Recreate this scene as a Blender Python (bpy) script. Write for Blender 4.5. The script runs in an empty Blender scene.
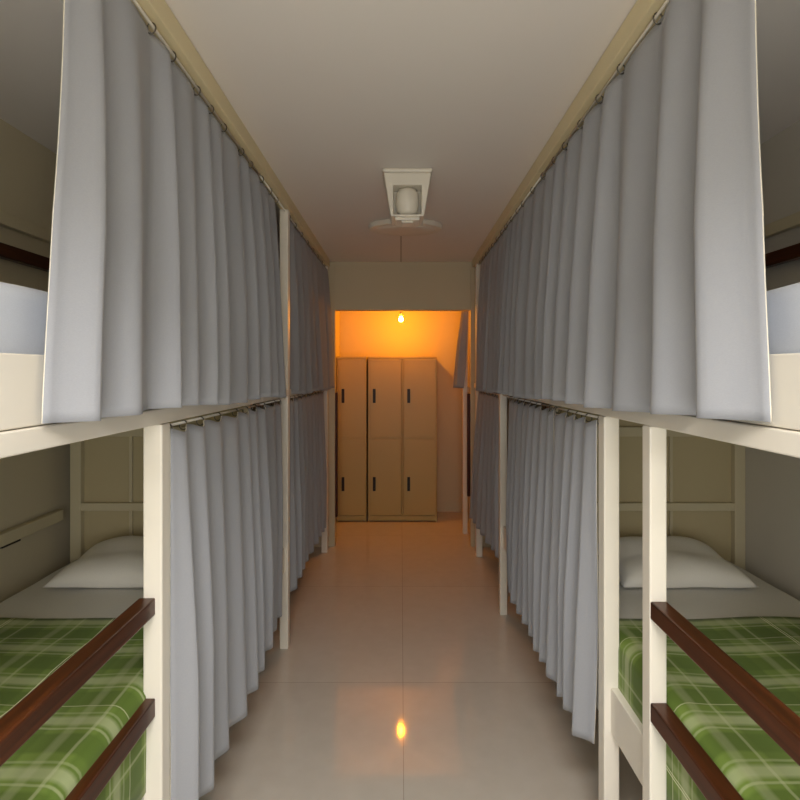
import bpy, bmesh, math, random
from mathutils import Vector, Matrix

S = bpy.context.scene
COL = S.collection
PI = math.pi


# ------------------------------------------------------------------ materials
def srgb(r, g, b):
    def f(c):
        c /= 255.0
        return c / 12.92 if c <= 0.04045 else ((c + 0.055) / 1.055) ** 2.4
    return (f(r), f(g), f(b), 1.0)


def new_mat(name):
    m = bpy.data.materials.new(name)
    m.use_nodes = True
    nt = m.node_tree
    b = nt.nodes['Principled BSDF']
    return m, nt, b


def paint(name, col, rough=0.5, spec=0.5, var=0.06, scale=9.0, bump=0.0, bscale=60.0):
    """painted / plain surface with a soft procedural unevenness"""
    m, nt, b = new_mat(name)
    tc = nt.nodes.new('ShaderNodeTexCoord')
    nz = nt.nodes.new('ShaderNodeTexNoise')
    nz.inputs['Scale'].default_value = scale
    nz.inputs['Detail'].default_value = 4
    nt.links.new(tc.outputs['Object'], nz.inputs['Vector'])
    mx = nt.nodes.new('ShaderNodeMix')
    mx.data_type = 'RGBA'
    mx.inputs[6].default_value = tuple(c * (1 - var) for c in col[:3]) + (1,)
    mx.inputs[7].default_value = tuple(min(1, c * (1 + var)) for c in col[:3]) + (1,)
    nt.links.new(nz.outputs['Fac'], mx.inputs[0])
    nt.links.new(mx.outputs[2], b.inputs['Base Color'])
    b.inputs['Roughness'].default_value = rough
    b.inputs['Specular IOR Level'].default_value = spec
    if bump:
        n2 = nt.nodes.new('ShaderNodeTexNoise')
        n2.inputs['Scale'].default_value = bscale
        n2.inputs['Detail'].default_value = 5
        nt.links.new(tc.outputs['Object'], n2.inputs['Vector'])
        bp = nt.nodes.new('ShaderNodeBump')
        bp.inputs['Strength'].default_value = bump
        bp.inputs['Distance'].default_value = 0.004
        nt.links.new(n2.outputs['Fac'], bp.inputs['Height'])
        nt.links.new(bp.outputs['Normal'], b.inputs['Normal'])
    return m


def fabric(name, col, trans=0.0, bump=0.25):
    m, nt, b = new_mat(name)
    tc = nt.nodes.new('ShaderNodeTexCoord')
    mp = nt.nodes.new('ShaderNodeMapping')
    mp.inputs['Scale'].default_value = (240, 240, 900)
    nt.links.new(tc.outputs['Object'], mp.inputs['Vector'])
    nz = nt.nodes.new('ShaderNodeTexNoise')
    nz.inputs['Scale'].default_value = 1.0
    nz.inputs['Detail'].default_value = 2
    nt.links.new(mp.outputs['Vector'], nz.inputs['Vector'])
    mx = nt.nodes.new('ShaderNodeMix')
    mx.data_type = 'RGBA'
    mx.inputs[6].default_value = tuple(c * 0.92 for c in col[:3]) + (1,)
    mx.inputs[7].default_value = tuple(min(1, c * 1.08) for c in col[:3]) + (1,)
    nt.links.new(nz.outputs['Fac'], mx.inputs[0])
    nt.links.new(mx.outputs[2], b.inputs['Base Color'])
    b.inputs['Roughness'].default_value = 0.95
    b.inputs['Specular IOR Level'].default_value = 0.15
    b.inputs['Sheen Weight'].default_value = 0.15
    bp = nt.nodes.new('ShaderNodeBump')
    bp.inputs['Strength'].default_value = bump
    bp.inputs['Distance'].default_value = 0.001
    nt.links.new(nz.outputs['Fac'], bp.inputs['Height'])
    nt.links.new(bp.outputs['Normal'], b.inputs['Normal'])
    return m


def wood(name, dark, light):
    m, nt, b = new_mat(name)
    tc = nt.nodes.new('ShaderNodeTexCoord')
    mp = nt.nodes.new('ShaderNodeMapping')
    mp.inputs['Scale'].default_value = (55, 2.2, 55)
    nt.links.new(tc.outputs['Object'], mp.inputs['Vector'])
    nz = nt.nodes.new('ShaderNodeTexNoise')
    nz.inputs['Scale'].default_value = 1.0
    nz.inputs['Detail'].default_value = 6
    nz.inputs['Distortion'].default_value = 0.6
    nt.links.new(mp.outputs['Vector'], nz.inputs['Vector'])
    cr = nt.nodes.new('ShaderNodeValToRGB')
    cr.color_ramp.elements[0].position = 0.3
    cr.color_ramp.elements[0].color = dark
    cr.color_ramp.elements[1].position = 0.75
    cr.color_ramp.elements[1].color = light
    nt.links.new(nz.outputs['Fac'], cr.inputs['Fac'])
    nt.links.new(cr.outputs['Color'], b.inputs['Base Color'])
    b.inputs['Roughness'].default_value = 0.32
    b.inputs['Specular IOR Level'].default_value = 0.45
    return m


def plaid(name):
    """green tartan: soft pale bands both ways, thin cream lines over them"""
    m, nt, b = new_mat(name)
    tc = nt.nodes.new('ShaderNodeTexCoord')
    uv = nt.nodes.new('ShaderNodeSeparateXYZ')
    nt.links.new(tc.outputs['UV'], uv.inputs[0])

    def math_node(op, a, bb=None, c=None):
        n = nt.nodes.new('ShaderNodeMath')
        n.operation = op
        for i, v in enumerate((a, bb, c)):
            if v is None:
                continue
            if isinstance(v, (int, float)):
                n.inputs[i].default_value = v
            else:
                nt.links.new(v, n.inputs[i])
        return n.outputs[0]

    def stripe(coord, period, centre, half, soft):
        f = math_node('FRACT', math_node('ADD', math_node('DIVIDE', coord, period), 0.5 - centre / period))
        d = math_node('ABSOLUTE', math_node('SUBTRACT', f, 0.5))
        d = math_node('MULTIPLY', d, period)
        mr = nt.nodes.new('ShaderNodeMapRange')
        mr.inputs['From Min'].default_value = half
        mr.inputs['From Max'].default_value = half + soft
        mr.inputs['To Min'].default_value = 1
        mr.inputs['To Max'].default_value = 0
        nt.links.new(d, mr.inputs['Value'])
        return mr.outputs[0]

    base = nt.nodes.new('ShaderNodeRGB')
    base.outputs[0].default_value = srgb(116, 140, 62)
    cur = base.outputs[0]

    def lay(cur, fac, col, amt):
        mx = nt.nodes.new('ShaderNodeMix')
        mx.data_type = 'RGBA'
        mx.inputs[7].default_value = col
        nt.links.new(math_node('MULTIPLY', fac, amt), mx.inputs[0])
        nt.links.new(cur, mx.inputs[6])
        return mx.outputs[2]

    u, v = uv.outputs[0], uv.outputs[1]
    dk = srgb(84, 106, 40)
    pale = srgb(206, 210, 172)
    cream = srgb(240, 240, 205)
    # wander a little, as cloth does
    wn = nt.nodes.new('ShaderNodeTexNoise')
    wn.inputs['Scale'].default_value = 5.0
    wn.inputs['Detail'].default_value = 3
    nt.links.new(tc.outputs['UV'], wn.inputs['Vector'])
    wob = math_node('MULTIPLY', math_node('SUBTRACT', wn.outputs['Fac'], 0.5), 0.022)
    u = math_node('ADD', u, wob)
    v = math_node('ADD', v, wob)
    cur = lay(cur, stripe(u, 0.175, 0.055, 0.024, 0.010), dk, 0.60)
    cur = lay(cur, stripe(v, 0.165, 0.040, 0.026, 0.010), dk, 0.65)
    cur = lay(cur, stripe(v, 0.165, 0.118, 0.010, 0.012), pale, 0.42)
    cur = lay(cur, stripe(v, 0.165, 0.088, 0.002, 0.003), pale, 0.34)
    cur = lay(cur, stripe(v, 0.165, 0.148, 0.002, 0.003), pale, 0.24)
    cur = lay(cur, stripe(u, 0.175, 0.135, 0.007, 0.009), pale, 0.22)
    cur = lay(cur, stripe(u, 0.175, 0.010, 0.0025, 0.003), pale, 0.34)
    cur = lay(cur, stripe(u, 0.350, 0.106, 0.0011, 0.0012), cream, 0.75)
    cur = lay(cur, stripe(u, 0.350, 0.114, 0.0011, 0.0012), cream, 0.65)
    cur = lay(cur, stripe(v, 0.330, 0.012, 0.0012, 0.0012), cream, 0.35)
    nt.links.new(cur, b.inputs['Base Color'])
    b.inputs['Roughness'].default_value = 0.9
    b.inputs['Specular IOR Level'].default_value = 0.15
    b.inputs['Sheen Weight'].default_value = 0.1
    nz = nt.nodes.new('ShaderNodeTexNoise')
    nz.inputs['Scale'].default_value = 400
    nt.links.new(tc.outputs['UV'], nz.inputs['Vector'])
    bp = nt.nodes.new('ShaderNodeBump')
    bp.inputs['Strength'].default_value = 0.2
    bp.inputs['Distance'].default_value = 0.001
    nt.links.new(nz.outputs['Fac'], bp.inputs['Height'])
    nt.links.new(bp.outputs['Normal'], b.inputs['Normal'])
    return m


def tiles(name):
    m, nt, b = new_mat(name)
    tc = nt.nodes.new('ShaderNodeTexCoord')
    mp = nt.nodes.new('ShaderNodeMapping')
    mp.inputs['Location'].default_value = (-0.01, 2.725 - 2.68 + 1.2 * 4, 0)
    nt.links.new(tc.outputs['Object'], mp.inputs['Vector'])
    br = nt.nodes.new('ShaderNodeTexBrick')
    br.offset = 0.0
    br.squash = 1.0
    br.inputs['Scale'].default_value = 1.0
    br.inputs['Brick Width'].default_value = 1.2
    br.inputs['Row Height'].default_value = 1.2
    br.inputs['Mortar Size'].default_value = 0.0016
    br.inputs['Mortar Smooth'].default_value = 0.3
    br.inputs['Color1'].default_value = srgb(196, 190, 180)
    br.inputs['Color2'].default_value = srgb(200, 194, 184)
    br.inputs['Mortar'].default_value = srgb(160, 150, 136)
    nt.links.new(mp.outputs['Vector'], br.inputs['Vector'])
    nz = nt.nodes.new('ShaderNodeTexNoise')
    nz.inputs['Scale'].default_value = 14
    nz.inputs['Detail'].default_value = 6
    nt.links.new(tc.outputs['Object'], nz.inputs['Vector'])
    mx = nt.nodes.new('ShaderNodeMix')
    mx.data_type = 'RGBA'
    mx.blend_type = 'SOFT_LIGHT'
    mx.inputs[0].default_value = 0.15
    nt.links.new(br.outputs['Color'], mx.inputs[6])
    nt.links.new(nz.outputs['Fac'], mx.inputs[7])
    nt.links.new(mx.outputs[2], b.inputs['Base Color'])
    b.inputs['Roughness'].default_value = 0.055
    b.inputs['Specular IOR Level'].default_value = 0.5
    return m


def emit(name, col, strength):
    m, nt, b = new_mat(name)
    b.inputs['Base Color'].default_value = (0.9, 0.8, 0.6, 1)
    b.inputs['Emission Color'].default_value = col
    b.inputs['Emission Strength'].default_value = strength
    return m


def metal(name, col, rough=0.35):
    m = paint(name, col, rough, 0.5, 0.04, 20)
    m.node_tree.nodes['Principled BSDF'].inputs['Metallic'].default_value = 0.9
    return m


M = {
    'wall': paint('cream wall paint', srgb(202, 191, 163), 0.7, 0.3, 0.03, 3, 0.05),
    'wall2': paint('pale grey wall paint', srgb(204, 198, 186), 0.7, 0.3, 0.03, 3, 0.05),
    'beam': paint('yellowish cream paint', srgb(222, 208, 168), 0.42, 0.45, 0.03, 6),
    'ceil': paint('ceiling paint', srgb(234, 228, 220), 0.75, 0.3, 0.02, 2),
    'floor': tiles('glossy floor tiles'),
    'frame': paint('cream gloss paint', srgb(232, 226, 214), 0.42, 0.45, 0.03, 6),
    'panel': paint('cream board', srgb(190, 176, 140), 0.6, 0.3, 0.03, 5),
    'bar': paint('dull cream bars', srgb(202, 191, 160), 0.55, 0.35, 0.03, 6),
    'dark': wood('dark brown varnished wood', srgb(48, 24, 10), srgb(90, 46, 20)),
    'curtain': fabric('grey curtain cloth', srgb(155, 157, 163)),
    'hem': fabric('pale curtain edge', srgb(222, 216, 200)),
    'sheet': fabric('white bed sheet', srgb(214, 212, 206), 0, 0.15),
    'pillow': fabric('white pillow cotton', srgb(232, 229, 222), 0, 0.15),
    'blue': fabric('pale blue grey sheet', srgb(196, 202, 214), 0, 0.15),
    'plaid': plaid('green plaid cloth'),
    'locker': paint('beige enamel', srgb(188, 170, 114), 0.4, 0.4, 0.02, 4),
    'black': paint('black plastic', srgb(28, 20, 16), 0.4, 0.4, 0.02, 4),
    'white': paint('white plastic', srgb(226, 220, 206), 0.4, 0.45, 0.02, 4),
    'metal': metal('dull grey metal', srgb(120, 116, 108)),
    'rod': metal('grey rod', srgb(150, 146, 138)),
    'seam': paint('ceiling joint', srgb(150, 138, 118), 0.8, 0.2),
    'bulb': emit('warm glowing bulb', (1.0, 0.31, 0.006, 1), 800.0),
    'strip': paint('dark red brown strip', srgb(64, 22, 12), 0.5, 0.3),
}


# ------------------------------------------------------------------ mesh helpers
class MB:
    def __init__(self):
        self.bm = bmesh.new()

    def box(self, x0, x1, y0, y1, z0, z1, bev=0.003, seg=2):
        if x0 > x1: x0, x1 = x1, x0
        if y0 > y1: y0, y1 = y1, y0
        if z0 > z1: z0, z1 = z1, z0
        mat = Matrix.Translation(((x0 + x1) / 2, (y0 + y1) / 2, (z0 + z1) / 2)) @ \
            Matrix.Diagonal((x1 - x0, y1 - y0, z1 - z0, 1))
        r = bmesh.ops.create_cube(self.bm, size=1, matrix=mat)
        bev = min(bev, 0.45 * min(x1 - x0, y1 - y0, z1 - z0))
        if bev > 0:
            ed = list({e for v in r['verts'] for e in v.link_edges})
            bmesh.ops.bevel(self.bm, geom=ed, offset=bev, segments=seg, affect='EDGES', profile=0.5)
        return self

    def prism(self, pts, axis, a0, a1):
        """extrude a closed outline; axis 'y': pts are (x,z)"""
        def P(p, a):
            if axis == 'y': return (p[0], a, p[1])
            if axis == 'x': return (a, p[0], p[1])
            return (p[0], p[1], a)
        lo = [self.bm.verts.new(P(p, a0)) for p in pts]
        hi = [self.bm.verts.new(P(p, a1)) for p in pts]
        n = len(pts)
        self.bm.faces.new(lo)
        self.bm.faces.new(hi[::-1])
        for i in range(n):
            self.bm.faces.new((lo[i], hi[i], hi[(i + 1) % n], lo[(i + 1) % n]))
        return self

    def tube(self, pts, r, seg=12, closed=False):
        pts = [Vector(p) for p in pts]
        rings = []
        n = len(pts)
        for i, p in enumerate(pts):
            if closed:
                t = pts[(i + 1) % n] - pts[i - 1]
            else:
                t = pts[min(i + 1, n - 1)] - pts[max(i - 1, 0)]
            t.normalize()
            up = Vector((0, 0, 1)) if abs(t.z) < 0.9 else Vector((1, 0, 0))
            a = t.cross(up).normalized()
            bb = t.cross(a).normalized()
            rings.append([self.bm.verts.new(p + a * r * math.cos(2 * PI * k / seg) + bb * r * math.sin(2 * PI * k / seg))
                          for k in range(seg)])
        m = n if closed else n - 1
        for i in range(m):
            A, B = rings[i], rings[(i + 1) % n]
            for k in range(seg):
                self.bm.faces.new((A[k], A[(k + 1) % seg], B[(k + 1) % seg], B[k]))
        if not closed:
            self.bm.faces.new(rings[0])
            self.bm.faces.new(rings[-1][::-1])
        return self

    def lathe(self, prof, centre, seg=40):
        """prof: list of (r, z) spun about the vertical through centre"""
        c = Vector(centre)
        rings = []
        for r, z in prof:
            if r < 1e-6:
                rings.append([self.bm.verts.new(c + Vector((0, 0, z)))])
            else:
                rings.append([self.bm.verts.new(c + Vector((r * math.cos(2 * PI * k / seg), r * math.sin(2 * PI * k / seg), z)))
                              for k in range(seg)])
        for A, B in zip(rings, rings[1:]):
            for k in range(seg):
                a, b_ = A[k % len(A)], A[(k + 1) % len(A)]
                c_, d = B[(k + 1) % len(B)], B[k % len(B)]
                vs = []
                for v in (a, b_, c_, d):
                    if v not in vs: vs.append(v)
                if len(vs) > 2:
                    self.bm.faces.new(vs)
        return self

    def build(self, name, mat, parent=None, smooth=False, mats=None):
        bm = self.bm
        bmesh.ops.recalc_face_normals(bm, faces=bm.faces)
        me = bpy.data.meshes.new(name)
        # put the object's origin at the foot of its own shape
        if len(bm.verts):
            xs = [v.co.x for v in bm.verts]; ys = [v.co.y for v in bm.verts]; zs = [v.co.z for v in bm.verts]
            o = Vector(((min(xs) + max(xs)) / 2, (min(ys) + max(ys)) / 2, min(zs)))
        else:
            o = Vector()
        bmesh.ops.translate(bm, verts=bm.verts, vec=-o)
        for f in bm.faces:
            f.smooth = smooth
        bm.to_mesh(me)
        bm.free()
        for mm in (mats or [mat]):
            me.materials.append(mm)
        ob = bpy.data.objects.new(name, me)
        COL.objects.link(ob)
        if parent is not None:
            ob.parent = parent
            par = parent
            pos = Vector()
            while par is not None:
                pos += par.location
                par = par.parent
            ob.location = o - pos
        else:
            ob.location = o
        return ob


def tag(o, label=None, cat=None, group=None, kind=None):
    if label: o['label'] = label
    if cat: o['category'] = cat
    if group: o['group'] = group
    if kind: o['kind'] = kind
    return o


def empty(name, loc, label, cat, group=None):
    o = bpy.data.objects.new(name, None)
    o.empty_display_size = 0.1
    COL.objects.link(o)
    o.location = loc
    return tag(o, label, cat, group)


def struct(name, mb, mat, parent=None):
    o = mb.build(name, mat, parent)
    o['kind'] = 'structure'
    return o


# ------------------------------------------------------------------ the room
CEIL = 2.612
YB, YH, YE = -0.5, 4.77, 5.95       # wall behind the viewer, header wall, end wall
XW = 1.60

fl = MB(); fl.box(-XW - 0.1, XW + 0.1, YB - 0.1, YE + 0.1, -0.1, 0, 0)
floor = struct('floor', fl, M['floor'])
struct('ceiling', MB().box(-XW - 0.1, XW + 0.1, YB - 0.1, YE + 0.1, CEIL, CEIL + 0.1, 0), M['ceil'])
struct('wall_left', MB().box(-XW - 0.1, -XW, YB, YH, 0, CEIL, 0), M['wall'])
struct('wall_right', MB().box(XW, XW + 0.1, YB, YH, 0, CEIL, 0), M['wall2'])
# wall with the wide opening at the end of the aisle
hd = MB()
hd.box(-XW, -0.607, YH, YH + 0.1, 0, CEIL, 0)
hd.box(0.640, XW, YH, YH + 0.1, 0, CEIL, 0)
hd.box(-0.607, 0.640, YH, YH + 0.1, 2.17, CEIL, 0.004)
struct('wall_far', hd, M['wall'])
struct('wall_end', MB().box(-0.80, 1.10, YE, YE + 0.1, 0, CEIL, 0), M['wall'])
struct('wall_alcove_left', MB().box(-0.80, -0.70, YH + 0.1, YE, 0, CEIL, 0), M['wall'])
struct('wall_alcove_right', MB().box(1.0, 1.10, YH + 0.1, YE, 0, CEIL, 0), M['wall'])
# wall behind the viewer, with an unseen window added for fill light
WX, WZ0, WZ1 = 0.55, 0.60, 1.90
wb = MB()
wb.box(-XW, -WX, YB - 0.1, YB, 0, CEIL, 0)
wb.box(WX, XW, YB - 0.1, YB, 0, CEIL, 0)
wb.box(-WX, WX, YB - 0.1, YB, 0, WZ0, 0)
wb.box(-WX, WX, YB - 0.1, YB, WZ1, CEIL, 0)
struct('wall_back', wb, M['wall'])
wf = MB()
for x in (-WX, -0.02, WX - 0.04):
    wf.box(x, x + 0.04, YB - 0.08, YB - 0.02, WZ0, WZ1)
for z in (WZ0, WZ1 - 0.04):
    wf.box(-WX, WX, YB - 0.08, YB - 0.02, z, z + 0.04)
struct('added_window_1', wf, M['frame'])
# thin joint in the ceiling
struct('trim_1', MB().box(-0.0035, 0.0035, 3.55, YH - 0.002, CEIL - 0.003, CEIL + 0.002, 0), M['seam'])
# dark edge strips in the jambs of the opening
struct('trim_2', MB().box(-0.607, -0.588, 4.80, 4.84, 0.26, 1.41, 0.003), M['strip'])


# ------------------------------------------------------------------ bunk beds
def bunk(s, y0, y1, posts, label, rails=None, near=False, foot=None, top=(None, None)):
    """s: -1 left of the aisle, +1 right.  posts: (y, width) along the aisle."""
    root = empty('bunk_bed', (s * 1.12, (y0 + y1) / 2, 0), label, 'bunk bed', 'cream bunk beds along the aisle')
    B = lambda a, b_, *r, **k: MB().box(s * a, s * b_, *r, **k)
    dx = 0.018 if s > 0 else -0.045
    for (py, w, ph) in posts:
        B(0.651, 0.651 + w, py, py + w, 0, ph, bev=0.004).build('post', M['frame'], root)
    # inner corner posts of the end frame
    for yy in ([y1 - 0.05] if near else [y0, y1 - 0.05]):
        B(1.53 + dx, 1.58 + dx, yy, yy + 0.05, 0, 2.3).build('post', M['bar'], root)
    B(0.700, 0.730, y1 - 0.05, y1, 0.45, 1.50).build('post', M['frame'], root)
    ty0, ty1 = top
    B(0.640, 0.700, ty0, ty1, 2.54, CEIL - 0.002, bev=0.004).build('top_rail', M['beam'], root)
    # upper berth
    B(0.664, 0.694, y0, y1 - 0.052, 1.502, 1.632).build('side_rail', M['frame'], root)
    B(0.654, 0.700, ty0, ty1, 1.458, 1.500).build('curtain_beam', M['frame'], root)
    B(0.700, 1.575, y0, y1 - 0.052, 1.503, 1.525).build('bed_board', M['panel'], root)
    # lower berth
    B(0.672, 0.698, posts[0][0] + 0.02 if near else y0, y1 - 0.052, 0.445, 0.588).build('side_rail', M['frame'], root)
    B(0.700, 1.575, y0, y1 - 0.052, 0.405, 0.428).build('bed_board', M['panel'], root)
    # wall side rails
    if s < 0:
        B(1.560, 1.590, y0, y1 - 0.052, 0.915, 0.965).build('back_rail', M['bar'], root)
    B(1.560, 1.590, y0, y1 - 0.052, 2.18, 2.23).build('back_rail', M['bar'], root)
    o = B(1.540, 1.575, y0, y1 - 0.052, 2.045, 2.10).build('back_guard_rail', M['dark'], root)
    o['label'] = 'dark brown varnished rail along the wall of the upper berth'
    if near:
        # head end: board, stile and cross bars
        hb = B(0.732, 1.53 + dx, y1 - 0.022, y1 - 0.006, 0.40, 1.44, bev=0.001).build('headboard', M['panel'], root)
        B(0.732, 1.53 + dx, y1 - 0.05, y1 - 0.021, 0.955, 0.992).build('cross_bar', M['bar'], root)
        B(0.732, 1.53 + dx, y1 - 0.05, y1 - 0.021, 1.30, 1.345).build('cross_bar', M['bar'], root)
        B(1.255, 1.270, y1 - 0.034, y1 - 0.021, 0.70, 1.30).build('stile', M['bar'], root)
        B(0.735, 1.53 + dx, y1 - 0.045, y1 - 0.01, 1.85, 1.90).build('cross_bar', M['bar'], root)
    for (ra, rb, zt, h, r0, r1) in (rails or []):
        o = B(ra, rb, r0, r1, zt - h, zt, bev=0.004).build('guard_rail', M['dark'], root)
        o['label'] = 'dark brown varnished guard rail of the lower berth'
    for (z, r0, r1) in foot or []:
        MB().tube([(s * 0.668, r0, z), (s * 0.668, r1, z)], 0.0045).build('curtain_rod', M['frame'], root, smooth=True)
    return root


LY1 = 2.46
bunk(-1, 0.30, LY1, [(1.416, 0.052, 1.457)],
     'cream bunk bed left of the aisle, its open lower berth with dark brown guard rails',
     rails=[(0.669, 0.714, 0.985, 0.047, 0.35, 1.418), (0.669, 0.714, 0.712, 0.052, 0.35, 1.418)],
     near=True, foot=[(1.446, 1.47, 2.46), (2.530, 0.30, 2.46)], top=(0.30, 2.46))
bunk(1, 0.30, LY1, [(1.360, 0.045, 1.457), (1.667, 0.050, 1.457)],
     'cream bunk bed right of the aisle, with two posts close together',
     rails=[(0.652, 0.696, 1.0, 0.047, 0.35, 1.362), (0.652, 0.696, 0.735, 0.050, 0.35, 1.362)],
     near=True, foot=[(1.446, 1.72, 2.46), (2.530, 0.30, 2.46)], top=(0.30, 2.46))
bunk(-1, 2.50, 4.66, [(3.00, 0.050, 2.54), (4.60, 0.055, 2.54)],
     'curtained bunk bed far left of the aisle, ending just before the lockers',
     foot=[(1.446, 2.464, 4.60), (2.530, 2.464, 4.60)], top=(2.464, 4.66))
bunk(1, 2.50, 4.60, [(3.42, 0.048, 1.457), (4.50, 0.055, 2.54)],
     'curtained bunk bed far right of the aisle, ending just before the lit opening',
     foot=[(1.446, 2.464, 4.50), (2.530, 2.464, 4.50)], top=(2.464, 4.66))
# frame standing past the opening on the right
fr = empty('bed_frame', (0.72, 5.15, 0), 'orange lit cream post and rail past the opening, right of the lockers', 'bed frame')
MB().box(0.612, 0.657, 5.13, 5.18, 0, 2.54).build('post', M['frame'], fr)
MB().box(0.655, 0.70, 4.88, 5.13, 1.40, 1.45).build('side_rail', M['frame'], fr)
MB().box(0.645, 0.70, 4.88, 5.18, 2.54, CEIL - 0.002).build('top_rail', M['beam'], fr)
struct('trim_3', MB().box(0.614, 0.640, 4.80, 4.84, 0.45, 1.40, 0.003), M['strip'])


# ------------------------------------------------------------------ curtains
def fold_fn(seed, n):
    """irregular pleats: u in 0..1 -> -1..1, also the pleat centres"""
    rnd = random.Random(seed)
    ws = [rnd.uniform(0.7, 1.35) for _ in range(n)]
    tot = sum(ws)
    edges = [0]
    for w in ws: edges.append(edges[-1] + w / tot)
    amps = [rnd.uniform(0.7, 1.15) for _ in range(n)]
    skew = [rnd.uniform(-0.35, 0.35) for _ in range(n)]

    def f(u):
        u = min(max(u, 0), 1)
        for i in range(n):
            if u <= edges[i + 1] or i == n - 1:
                t = (u - edges[i]) / (edges[i + 1] - edges[i])
                t = min(max(t + skew[i] * t * (1 - t), 0), 1)
                c = 0.5 - 0.5 * math.cos(2 * PI * t)      # bulges to the aisle once per pleat
                return amps[i] * (2 * c ** 0.8 - 1), i, t
    return f, edges, ws


def curtain(s, ya, yb, zt, zb0, zb1, xt, xb, n, seed, label, group, amp=(0.012, 0.034), rod=None, shift=(0, 0), ring=True, name='curtain', xe=(0, 0)):
    """ya..yb along the aisle; zt top; zb0/zb1 hem height at ya/yb; xt/xb mean distance from the aisle axis top/hem.
    shift: how far each end has drifted at the hem along the aisle"""
    f, edges, ws = fold_fn(seed, n)
    rnd = random.Random(seed + 99)
    nu, nv = n * 14, 44
    bm = bmesh.new()
    V = []
    ph = [rnd.uniform(0, 6.28) for _ in range(4)]
    for j in range(nv + 1):
        v = j / nv                          # 0 top, 1 hem
        row = []
        a = amp[0] + (amp[1] - amp[0]) * min(1, v * 1.5 + 0.08)
        for i in range(nu + 1):
            u = i / nu
            fv, k, t = f(u)
            zb = zb0 + (zb1 - zb0) * u
            # pleats wander a little on the way down
            uu = u + 0.010 * v * math.sin(ph[0] + 7 * u) + 0.006 * math.sin(ph[1] + 3 * v + 11 * u) * v
            y = ya + (yb - ya) * uu + v ** 1.3 * (shift[0] * (1 - u) + shift[1] * u)
            # overlapping S shape
            y += 0.010 * math.sin(2 * PI * t) * min(1, v * 3) * (1 if s else 1)
            x = xt + (xb - xt) * (v ** 0.8) - a * fv
            x += (xe[0] * (1 - u) ** 2 + xe[1] * u ** 2) * (0.25 + 0.75 * v)
            x -= 0.006 * v * math.sin(ph[2] + 5 * v + 9 * u)
            z = zt + (zb - zt) * v
            if v < 0.08 and ring:               # sag between the hooks
                z -= (1 - v / 0.08) * 0.015 * (0.5 + 0.5 * math.cos(2 * PI * t + PI)) 
            z += 0.006 * v * math.sin(ph[3] + 13 * u)
            row.append(bm.verts.new((s * x, y, z)))
        V.append(row)
    for j in range(nv):
        for i in range(nu):
            q = bm.faces.new((V[j][i], V[j][i + 1], V[j + 1][i + 1], V[j + 1][i]))
    mb = MB(); mb.bm.free(); mb.bm = bm
    cl = mb.build(name, M['curtain'], None, smooth=True, mats=[M['curtain'], M['hem']])
    sd = cl.modifiers.new('cloth thickness', 'SOLIDIFY')
    sd.thickness = 0.003
    sd.offset = 0
    sd.material_offset_rim = 1
    tag(cl, label, 'curtain', group)
    if rod is not None:
        rx, rz = rod
        for k in range(n + 1):
            u = edges[k]
            if k == 0: u = 0.012
            if k == n: u = 0.988
            y = ya + (yb - ya) * u
            pts = []
            cz = (rz + zt - 0.012) / 2
            hgt = (rz + 0.008 - (zt - 0.014)) / 2
            for q in range(14):
                an = 2 * PI * q / 14
                pts.append((s * (rx + 0.012 * math.cos(an)), y + 0.002 * math.sin(an), cz + hgt * math.sin(an)))
            MB().tube(pts, 0.0022, 6, True).build('ring', M['metal'], cl, smooth=True)
    return cl


GU, GL = 'grey upper berth curtains', 'grey lower berth curtains'
R_ = (0.668, 2.530)
RL = (0.668, 1.446)
# upper row
curtain(-1, 1.045, 2.80, 2.520, 1.512, 1.468, 0.668, 0.612, 11, 8,
        'long grey upper curtain left of the aisle, above the open berth', GU, (0.010, 0.030), R_, (-0.132, 0.02), xe=(0.0, 0.02))
curtain(-1, 3.065, 4.67, 2.520, 1.462, 1.452, 0.668, 0.630, 8, 5,
        'grey upper curtain far left, between the thin full-height post and the lit opening', GU, (0.010, 0.018), R_, (0.0, 0.02), xe=(0.008, -0.03))
curtain(1, 0.995, 3.26, 2.520, 1.506, 1.462, 0.668, 0.612, 13, 11,
        'long grey upper curtain right of the aisle, above the two white posts', GU, (0.010, 0.030), R_, (-0.066, 0.0))
curtain(1, 3.29, 4.36, 2.520, 1.460, 1.450, 0.670, 0.630, 7, 17,
        'dim grey upper curtain far right of the aisle, beside the header wall', GU, (0.010, 0.026), R_, (0.0, 0.0))
curtain(1, 4.90, 5.12, 2.52, 1.45, 1.45, 0.650, 0.560, 3, 23,
        'short brownish curtain hanging past the opening, right of the glowing bulb', GU, (0.006, 0.045), None, (-0.03, 0.06), ring=False)
# lower row
curtain(-1, 1.474, 2.86, 1.440, 0.270, 0.300, 0.645, 0.618, 9, 31,
        'pale grey lower curtain left of the aisle, hanging beside the open berth', GL, (0.008, 0.030), RL, xe=(0.0, 0.042))
curtain(-1, 3.070, 4.42, 1.440, 0.300, 0.310, 0.660, 0.652, 9, 37,
        'dim grey lower curtain far left of the aisle, nearest the lockers', GL, (0.008, 0.026), RL)
curtain(1, 1.735, 2.215, 1.440, 0.350, 0.350, 0.645, 0.625, 4, 41,
        'pale grey lower curtain right of the aisle, next to the two white posts', GL, (0.008, 0.028), RL, (0.02, 0.0))
curtain(1, 2.225, 3.16, 1.440, 0.345, 0.330, 0.648, 0.625, 8, 43,
        'grey lower curtain right of the aisle, between the pale one and a thin post', GL, (0.008, 0.028), RL, xe=(0.0, 0.03))
curtain(1, 3.480, 4.38, 1.440, 0.330, 0.330, 0.662, 0.655, 7, 47,
        'dim grey lower curtain far right of the aisle, beyond the thin post', GL, (0.008, 0.026), RL, (0.0, 0.22), xe=(0.01, -0.045))


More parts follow.
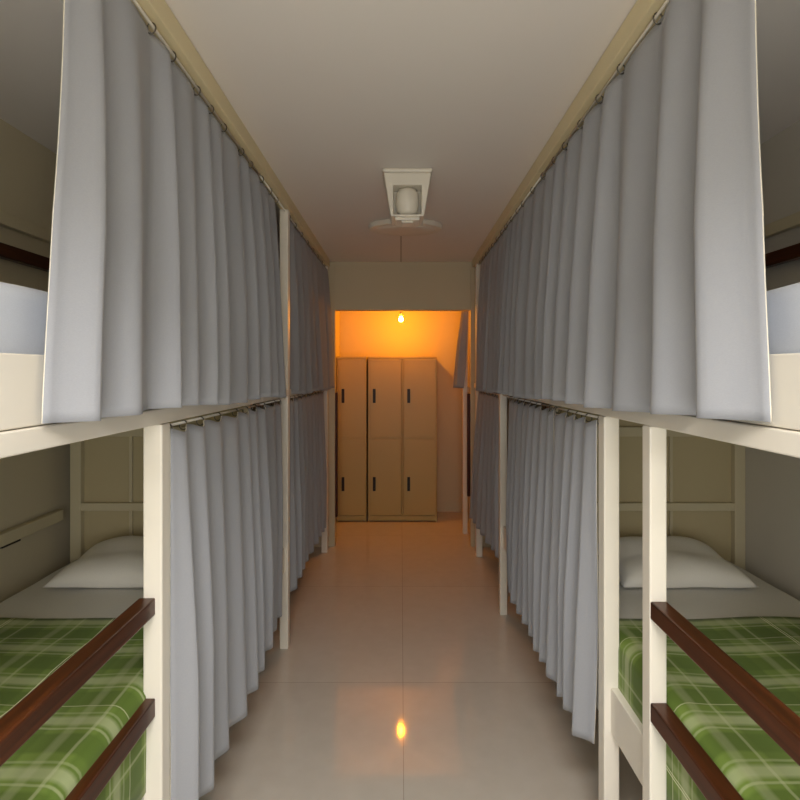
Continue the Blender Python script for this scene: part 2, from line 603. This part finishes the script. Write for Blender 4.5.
# ------------------------------------------------------------------ bedding
def slab(x0, x1, y0, y1, z0, z1, r, seed, nx=40, ny=70, sag=0.004, uvs=True, sides=True):
    """soft rounded slab of cloth-covered foam; uv in metres running over the top and down the sides"""
    rnd = random.Random(seed)
    bm = bmesh.new()
    P = [rnd.uniform(0, 6.28) for _ in range(6)]
    # profile across x: up the left side, over, down the right
    prof = []
    h = z1 - z0
    m = 6
    for k in range(4): prof.append((x0, z0 + (h - r) * k / 4))
    for k in range(m + 1):
        a = PI - (PI / 2) * k / m
        prof.append((x0 + r + r * math.cos(a), z1 - r + r * math.sin(a)))
    for k in range(1, nx): prof.append((x0 + r + (x1 - x0 - 2 * r) * k / nx, z1))
    for k in range(m + 1):
        a = PI / 2 - (PI / 2) * k / m
        prof.append((x1 - r + r * math.cos(a), z1 - r + r * math.sin(a)))
    for k in range(4): prof.append((x1, z0 + (h - r) * (3 - k) / 4))
    # arc length
    L = [0]
    for a, b_ in zip(prof, prof[1:]): L.append(L[-1] + math.hypot(b_[0] - a[0], b_[1] - a[1]))
    uvl = bm.loops.layers.uv.new('UVMap')
    rows = []
    for j in range(ny + 1):
        y = y0 + (y1 - y0) * j / ny
        row = []
        for (x, z) in prof:
            top = max(0, (z - z0) / h)
            dz = sag * top * (math.sin(P[0] + 9 * x + 4 * y) + 0.7 * math.sin(P[1] + 5 * y - 13 * x) + 0.5 * math.sin(P[2] + 23 * y + 6 * x))
            dx = sag * 0.6 * math.sin(P[3] + 11 * y + 8 * z) * (1 if z < z1 - r * 0.5 else 0)
            row.append(bm.verts.new((x + dx, y, z + dz)))
        rows.append(row)
    for j in range(ny):
        for i in range(len(prof) - 1):
            q = bm.faces.new((rows[j][i], rows[j][i + 1], rows[j + 1][i + 1], rows[j + 1][i]))
            for lp, (ii, jj) in zip(q.loops, ((i, j), (i + 1, j), (i + 1, j + 1), (i, j + 1))):
                lp[uvl].uv = (L[ii], y0 + (y1 - y0) * jj / ny)
    if sides:
        bm.faces.new(rows[0])
        bm.faces.new(rows[-1][::-1])
    mb = MB(); mb.bm.free(); mb.bm = bm
    return mb


def side(s, a, b_):
    return (s * a, s * b_) if s > 0 else (s * b_, s * a)


def pillow(s, seed, label):
    rnd = random.Random(seed)
    cx, cy, w, d, h = s * 1.135, 2.205, 0.53, 0.35, 0.130
    bm = bmesh.new()
    n = 28
    P = [rnd.uniform(0, 6.28) for _ in range(4)]
    grid = {}
    for sg in (1, -1):
        for j in range(n + 1):
            for i in range(n + 1):
                a, b_ = 2 * i / n - 1, 2 * j / n - 1
                if sg < 0 and (i in (0, n) or j in (0, n)):
                    grid[(sg, i, j)] = grid[(1, i, j)]
                    continue
                prof = ((1 - abs(a) ** 2.6) * (1 - abs(b_) ** 3.2)) ** 0.5
                # pinched corners
                k = 1 - 0.09 * (a * a) * (1 - b_ * b_) - 0.0
                k2 = 1 - 0.09 * (b_ * b_) * (1 - a * a)
                z = prof * (h * 0.72 if sg > 0 else -h * 0.16)
                z += 0.004 * prof * math.sin(P[0] + 6 * a + 3 * b_)
                x = cx + a * w / 2 * (1 - 0.06 * (1 - abs(b_)) * abs(a))
                y = cy + b_ * d / 2 * (1 - 0.06 * (1 - abs(a)) * abs(b_))
                # leans up against the head board
                grid[(sg, i, j)] = bm.verts.new((x, y, 0.738 + h * 0.16 + z + 0.035 * max(0, (b_ + 0.2)) ))
    for sg in (1, -1):
        for j in range(n):
            for i in range(n):
                q = [grid[(sg, i, j)], grid[(sg, i + 1, j)], grid[(sg, i + 1, j + 1)], grid[(sg, i, j + 1)]]
                bm.faces.new(q if sg > 0 else q[::-1])
    mb = MB(); mb.bm.free(); mb.bm = bm
    o = mb.build('pillow', M['pillow'], None, smooth=True)
    o.data.set_sharp_from_angle(angle=PI)
    return tag(o, label, 'pillow', 'white pillows on the lower berths')


for s, w in ((-1, 'left'), (1, 'right')):
    xa, xb = side(s, 0.704, 1.525)
    o = slab(xa, xb, 0.34, 2.40, 0.430, 0.735, 0.035, 5 + s, sag=0.002).build('mattress', M['sheet'], None, smooth=True)
    tag(o, 'white sheeted mattress on the lower berth %s of the aisle' % w, 'mattress', 'white lower mattresses')
    xa, xb = side(s, 0.701, 1.530)
    o = slab(xa, xb, 0.34, 1.80, 0.455, 0.742, 0.040, 15 + s, sag=0.003, sides=False).build('blanket', M['plaid'], None, smooth=True)
    sd = o.modifiers.new('cloth thickness', 'SOLIDIFY'); sd.thickness = 0.006; sd.offset = 1
    tag(o, 'green plaid blanket spread on the lower berth %s of the aisle' % w, 'blanket', 'green plaid blankets')
    pillow(s, 60 + s, 'white pillow at the head of the lower berth %s of the aisle' % w)
    xa, xb = side(s, 0.704, 1.525)
    o = slab(xa, xb, 0.34, 2.40, 1.527, 1.762, 0.030, 25 + s, sag=0.002).build('mattress', M['blue'], None, smooth=True)
    tag(o, 'pale blue grey mattress on the upper berth %s of the aisle' % w, 'mattress', 'pale blue grey upper mattresses')

# small black fitting on the wall rail by the left lower berth
o = MB().box(-1.600, -1.586, 2.07, 2.17, 0.896, 0.910, 0.002).build('wall_clip', M['black'])
tag(o, 'tiny black clip on the wall below the rail beside the left lower berth', 'clip')


# ------------------------------------------------------------------ lockers
def locker(x0, cols, w, label):
    y0, y1, H = 5.55, 5.92, 1.765
    x1 = x0 + cols * w
    root = empty('locker', ((x0 + x1) / 2, (y0 + y1) / 2, 0), label, 'locker', 'beige metal lockers')
    t = 0.016
    c = MB()
    c.box(x0, x0 + t, y0 + 0.006, y1, 0.0, H, 0.003)
    c.box(x1 - t, x1, y0 + 0.006, y1, 0.0, H, 0.003)
    c.box(x0, x1, y0 + 0.002, y1, H - 0.025, H, 0.004)
    c.box(x0 + t, x1 - t, y1 - 0.01, y1 - 0.002, 0.0, H - 0.02, 0)
    for k in range(1, cols):
        c.box(x0 + k * w - t / 2, x0 + k * w + t / 2, y0 + 0.006, y1 - 0.01, 0.06, H - 0.02, 0.002)
    c.box(x0 + t, x1 - t, y0 + 0.006, y1 - 0.01, 0.88, 0.90, 0)
    c.box(x0 + t, x1 - t, y0 + 0.03, y1 - 0.01, 0.06, 0.075, 0)
    c.build('body', M['locker'], root)
    MB().box(x0 + t * 0.5, x1 - t * 0.5, y0 + 0.004, y0 + 0.03, 0.012, 0.062, 0.003).build('plinth', M['locker'], root)
    for k in range(cols):
        xa, xb = x0 + k * w + t * 0.7, x0 + (k + 1) * w - t * 0.7
        for (za, zb) in ((0.068, 0.884), (0.896, H - 0.028)):
            d = MB()
            d.box(xa, xb, y0, y0 + 0.02, za, zb, 0.003)
            # raised border pressed into the sheet
            for (a, b_, cc, dd) in ((xa + 0.012, xb - 0.012, zb - 0.020, zb - 0.014), (xa + 0.012, xb - 0.012, za + 0.014, za + 0.020)):
                d.box(a, b_, y0 - 0.002, y0 + 0.004, cc, dd, 0.0008)
            for a in (xa + 0.012, xb - 0.018):
                d.box(a, a + 0.006, y0 - 0.002, y0 + 0.004, za + 0.014, zb - 0.014, 0.0008)
            dr = d.build('door', M['locker'], root)
            zc = 0.405 if za < 0.5 else 1.345
            hx = xa + 0.055
            h = MB()
            h.box(hx - 0.015, hx + 0.015, y0 - 0.010, y0 - 0.0025, zc - 0.075, zc + 0.075, 0.004)
            h.box(hx - 0.009, hx + 0.009, y0 - 0.018, y0 - 0.009, zc - 0.045, zc + 0.045, 0.004)
            ho = h.build('handle', M['black'], dr)
            ho['label'] = 'black upright handle'
    return root


locker(-0.685, 1, 0.315, 'narrow beige locker, single column of two doors, at left of the end wall')
locker(-0.352, 2, 0.368, 'wide beige locker, two columns of two doors, with bare wall at its right')

# ------------------------------------------------------------------ glowing bulb on the end wall
BX, BY, BZ = 0.0, 5.45, 2.150
lamp = empty('pendant_bulb', (BX, BY, BZ), 'small glowing warm bulb hanging above the lockers', 'lamp')
MB().lathe([(0, -0.026), (0.014, -0.022), (0.024, -0.010), (0.026, 0.0), (0.022, 0.013), (0.014, 0.026), (0.012, 0.034), (0, 0.034)],
           (BX, BY, BZ), 24).build('bulb', M['bulb'], lamp, smooth=True)
MB().lathe([(0, 0.034), (0.015, 0.034), (0.016, 0.07), (0.008, 0.08), (0, 0.08)], (BX, BY, BZ), 20).build('socket', M['white'], lamp, smooth=True)
MB().tube([(BX, BY, BZ + 0.078), (BX, BY, CEIL - 0.012)], 0.003, 8).build('cord', M['white'], lamp, smooth=True)
MB().lathe([(0, CEIL - BZ - 0.018), (0.03, CEIL - BZ - 0.014), (0.035, CEIL - BZ - 0.001), (0, CEIL - BZ - 0.001)],
           (BX, BY, BZ), 24).build('ceiling_rose', M['white'], lamp, smooth=True)

# ------------------------------------------------------------------ ceiling fixture and round lamp
fx, fy = 0.032, 2.60
fixt = empty('ceiling_fixture', (fx, fy, CEIL), 'white tapered ceiling fixture holding a round drum in a square recess', 'ceiling fixture')
b = MB()
b.box(fx - 0.125, fx + 0.125, fy - 0.03, fy + 0.22, CEIL - 0.022, CEIL - 0.001, 0.01)
b.build('mounting_plate', M['white'], fixt)


# tapered housing as a hollow hood: four sloped walls and a front face with a square window
hb = MB()
bm = hb.bm
def quadring(z, hw, y0, y1):
    return [bm.verts.new((fx - hw, y0, z)), bm.verts.new((fx + hw, y0, z)), bm.verts.new((fx + hw, y1, z)), bm.verts.new((fx - hw, y1, z))]
zt, zl = CEIL - 0.022, CEIL - 0.235
hw = lambda z: 0.118 + (0.083 - 0.118) * (zt - z) / (zt - zl)
y_f = lambda z: fy - 0.02 + 0.012 * (zt - z) / (zt - zl)
y_b = fy + 0.17
# front face grid with an opening
xs = [-1, -0.66, 0.66, 1]
zs = [zt, CEIL - 0.082, CEIL - 0.225, zl]
F = [[bm.verts.new((fx + a * (hw(z) if abs(a) == 1 else 0.102), y_f(z), z)) for a in [(-1), (-0.07 / 0.102), (0.07 / 0.102), 1]] for z in zs]
for j in range(3):
    for i in range(3):
        if (i, j) == (1, 1): continue
        bm.faces.new((F[j][i], F[j][i + 1], F[j + 1][i + 1], F[j + 1][i]))
# recess
ins = [F[1][1], F[1][2], F[2][2], F[2][1]]
bk = [bm.verts.new((v.co.x, v.co.y + 0.10, v.co.z)) for v in ins]
for i in range(4):
    bm.faces.new((ins[i], ins[(i + 1) % 4], bk[(i + 1) % 4], bk[i]))
bm.faces.new(bk)
# sides, back, bottom
bt = [bm.verts.new((fx - hw(zt), y_b, zt)), bm.verts.new((fx + hw(zt), y_b, zt))]
bl = [bm.verts.new((fx - hw(zl), y_b, zl)), bm.verts.new((fx + hw(zl), y_b, zl))]
bm.faces.new([F[j][0] for j in range(4)] + [bl[0], bt[0]])
bm.faces.new([F[j][3] for j in range(4)] + [bl[1], bt[1]])
bm.faces.new((bt[0], bt[1], bl[1], bl[0]))
bm.faces.new(F[3] + [bl[1], bl[0]])
bm.faces.new(F[0] + [bt[1], bt[0]])
hood = hb.build('housing', M['white'], fixt)
bv = hood.modifiers.new('soft edges', 'BEVEL'); bv.width = 0.008; bv.segments = 3; bv.limit_method = 'ANGLE'
MB().lathe([(0, -0.222), (0.035, -0.222), (0.052, -0.20), (0.060, -0.16), (0.058, -0.115), (0.045, -0.09), (0.03, -0.083), (0, -0.083)],
           (fx, fy + 0.045, CEIL), 32).build('drum', M['white'], fixt, smooth=True)
b = MB()
b.box(fx - 0.062, fx + 0.062, fy + 0.0, fy + 0.12, CEIL - 0.252, CEIL - 0.234, 0.006)
b.box(fx - 0.03, fx + 0.03, fy + 0.01, fy + 0.09, CEIL - 0.262, CEIL - 0.250, 0.004)
b.build('bottom_cap', M['white'], fixt)

lm = empty('ceiling_lamp', (0.03, 3.58, CEIL), 'unlit oval white flat ceiling lamp behind the tapered fixture', 'ceiling lamp')
MB().lathe([(0, -0.001), (0.250, -0.001), (0.254, -0.006), (0.252, -0.030), (0.246, -0.035), (0.215, -0.036), (0.0, -0.036)],
           (0.03, 3.58, CEIL), 64).build('rim', M['white'], lm, smooth=False)
MB().lathe([(0.205, -0.036), (0.195, -0.042), (0.15, -0.047), (0.08, -0.050), (0.0, -0.051)], (0.03, 3.58, CEIL), 64).build('diffuser', M['white'], lm, smooth=True)

for ch in lm.children:
    for v_ in ch.data.vertices:
        v_.co.y *= 0.66

# ------------------------------------------------------------------ light
w = bpy.data.worlds.new('World')
S.world = w
w.use_nodes = True
bg = w.node_tree.nodes['Background']
bg.inputs['Color'].default_value = (0.80, 0.90, 1.0, 1)
bg.inputs['Strength'].default_value = 1.0

ld = bpy.data.lights.new('window_fill_light', 'AREA')  # fill light from behind the viewer, set in the added window
ld.shape = 'RECTANGLE'
ld.size = 2 * WX - 0.1
ld.size_y = WZ1 - WZ0 - 0.1
ld.energy = 17
ld.color = (0.97, 0.98, 1.0)
lo = bpy.data.objects.new('window_fill_light', ld)
COL.objects.link(lo)
lo.location = (0, YB - 0.12, (WZ0 + WZ1) / 2)
lo.rotation_euler = (PI / 2, 0, 0)          # shines along +Y, into the room

# added, unseen ceiling panel behind the viewer; its light fades quickly down the aisle
pn = empty('added_fill_panel', (0, -0.26, CEIL), 'flat white fill light panel added on the ceiling behind the viewer', 'ceiling lamp')
pf = MB()
pf.box(-0.5, 0.5, -0.46, -0.06, CEIL - 0.03, CEIL - 0.001, 0.004)
pf.build('frame', M['white'], pn)
pl = bpy.data.lights.new('fill_panel_light', 'AREA')
pl.shape = 'RECTANGLE'
pl.size, pl.size_y = 0.90, 0.34
pl.energy = 44
pl.spread = math.radians(132)
pl.color = (1.0, 0.97, 0.93)
po = bpy.data.objects.new('fill_panel_light', pl)
COL.objects.link(po)
po.location = (0, -0.26, CEIL - 0.035)

# ------------------------------------------------------------------ camera
cd = bpy.data.cameras.new('camera')
cam = bpy.data.objects.new('camera', cd)
COL.objects.link(cam)
cam.location = (0, 0, 1.6)
cam.rotation_euler = (PI / 2, 0, 0)
cd.sensor_width = 36
cd.lens = 520 / 800 * 36
cd.shift_x = -1 / 800
cd.shift_y = -28 / 800
cd.clip_start = 0.02
S.camera = cam

S.view_settings.view_transform = 'Standard'
S.view_settings.look = 'None'
S.view_settings.exposure = 0.0
S.view_settings.gamma = 1.0
S.view_settings.use_curve_mapping = False
S.cycles.max_bounces = 10
S.cycles.diffuse_bounces = 6
S.cycles.use_denoising = True
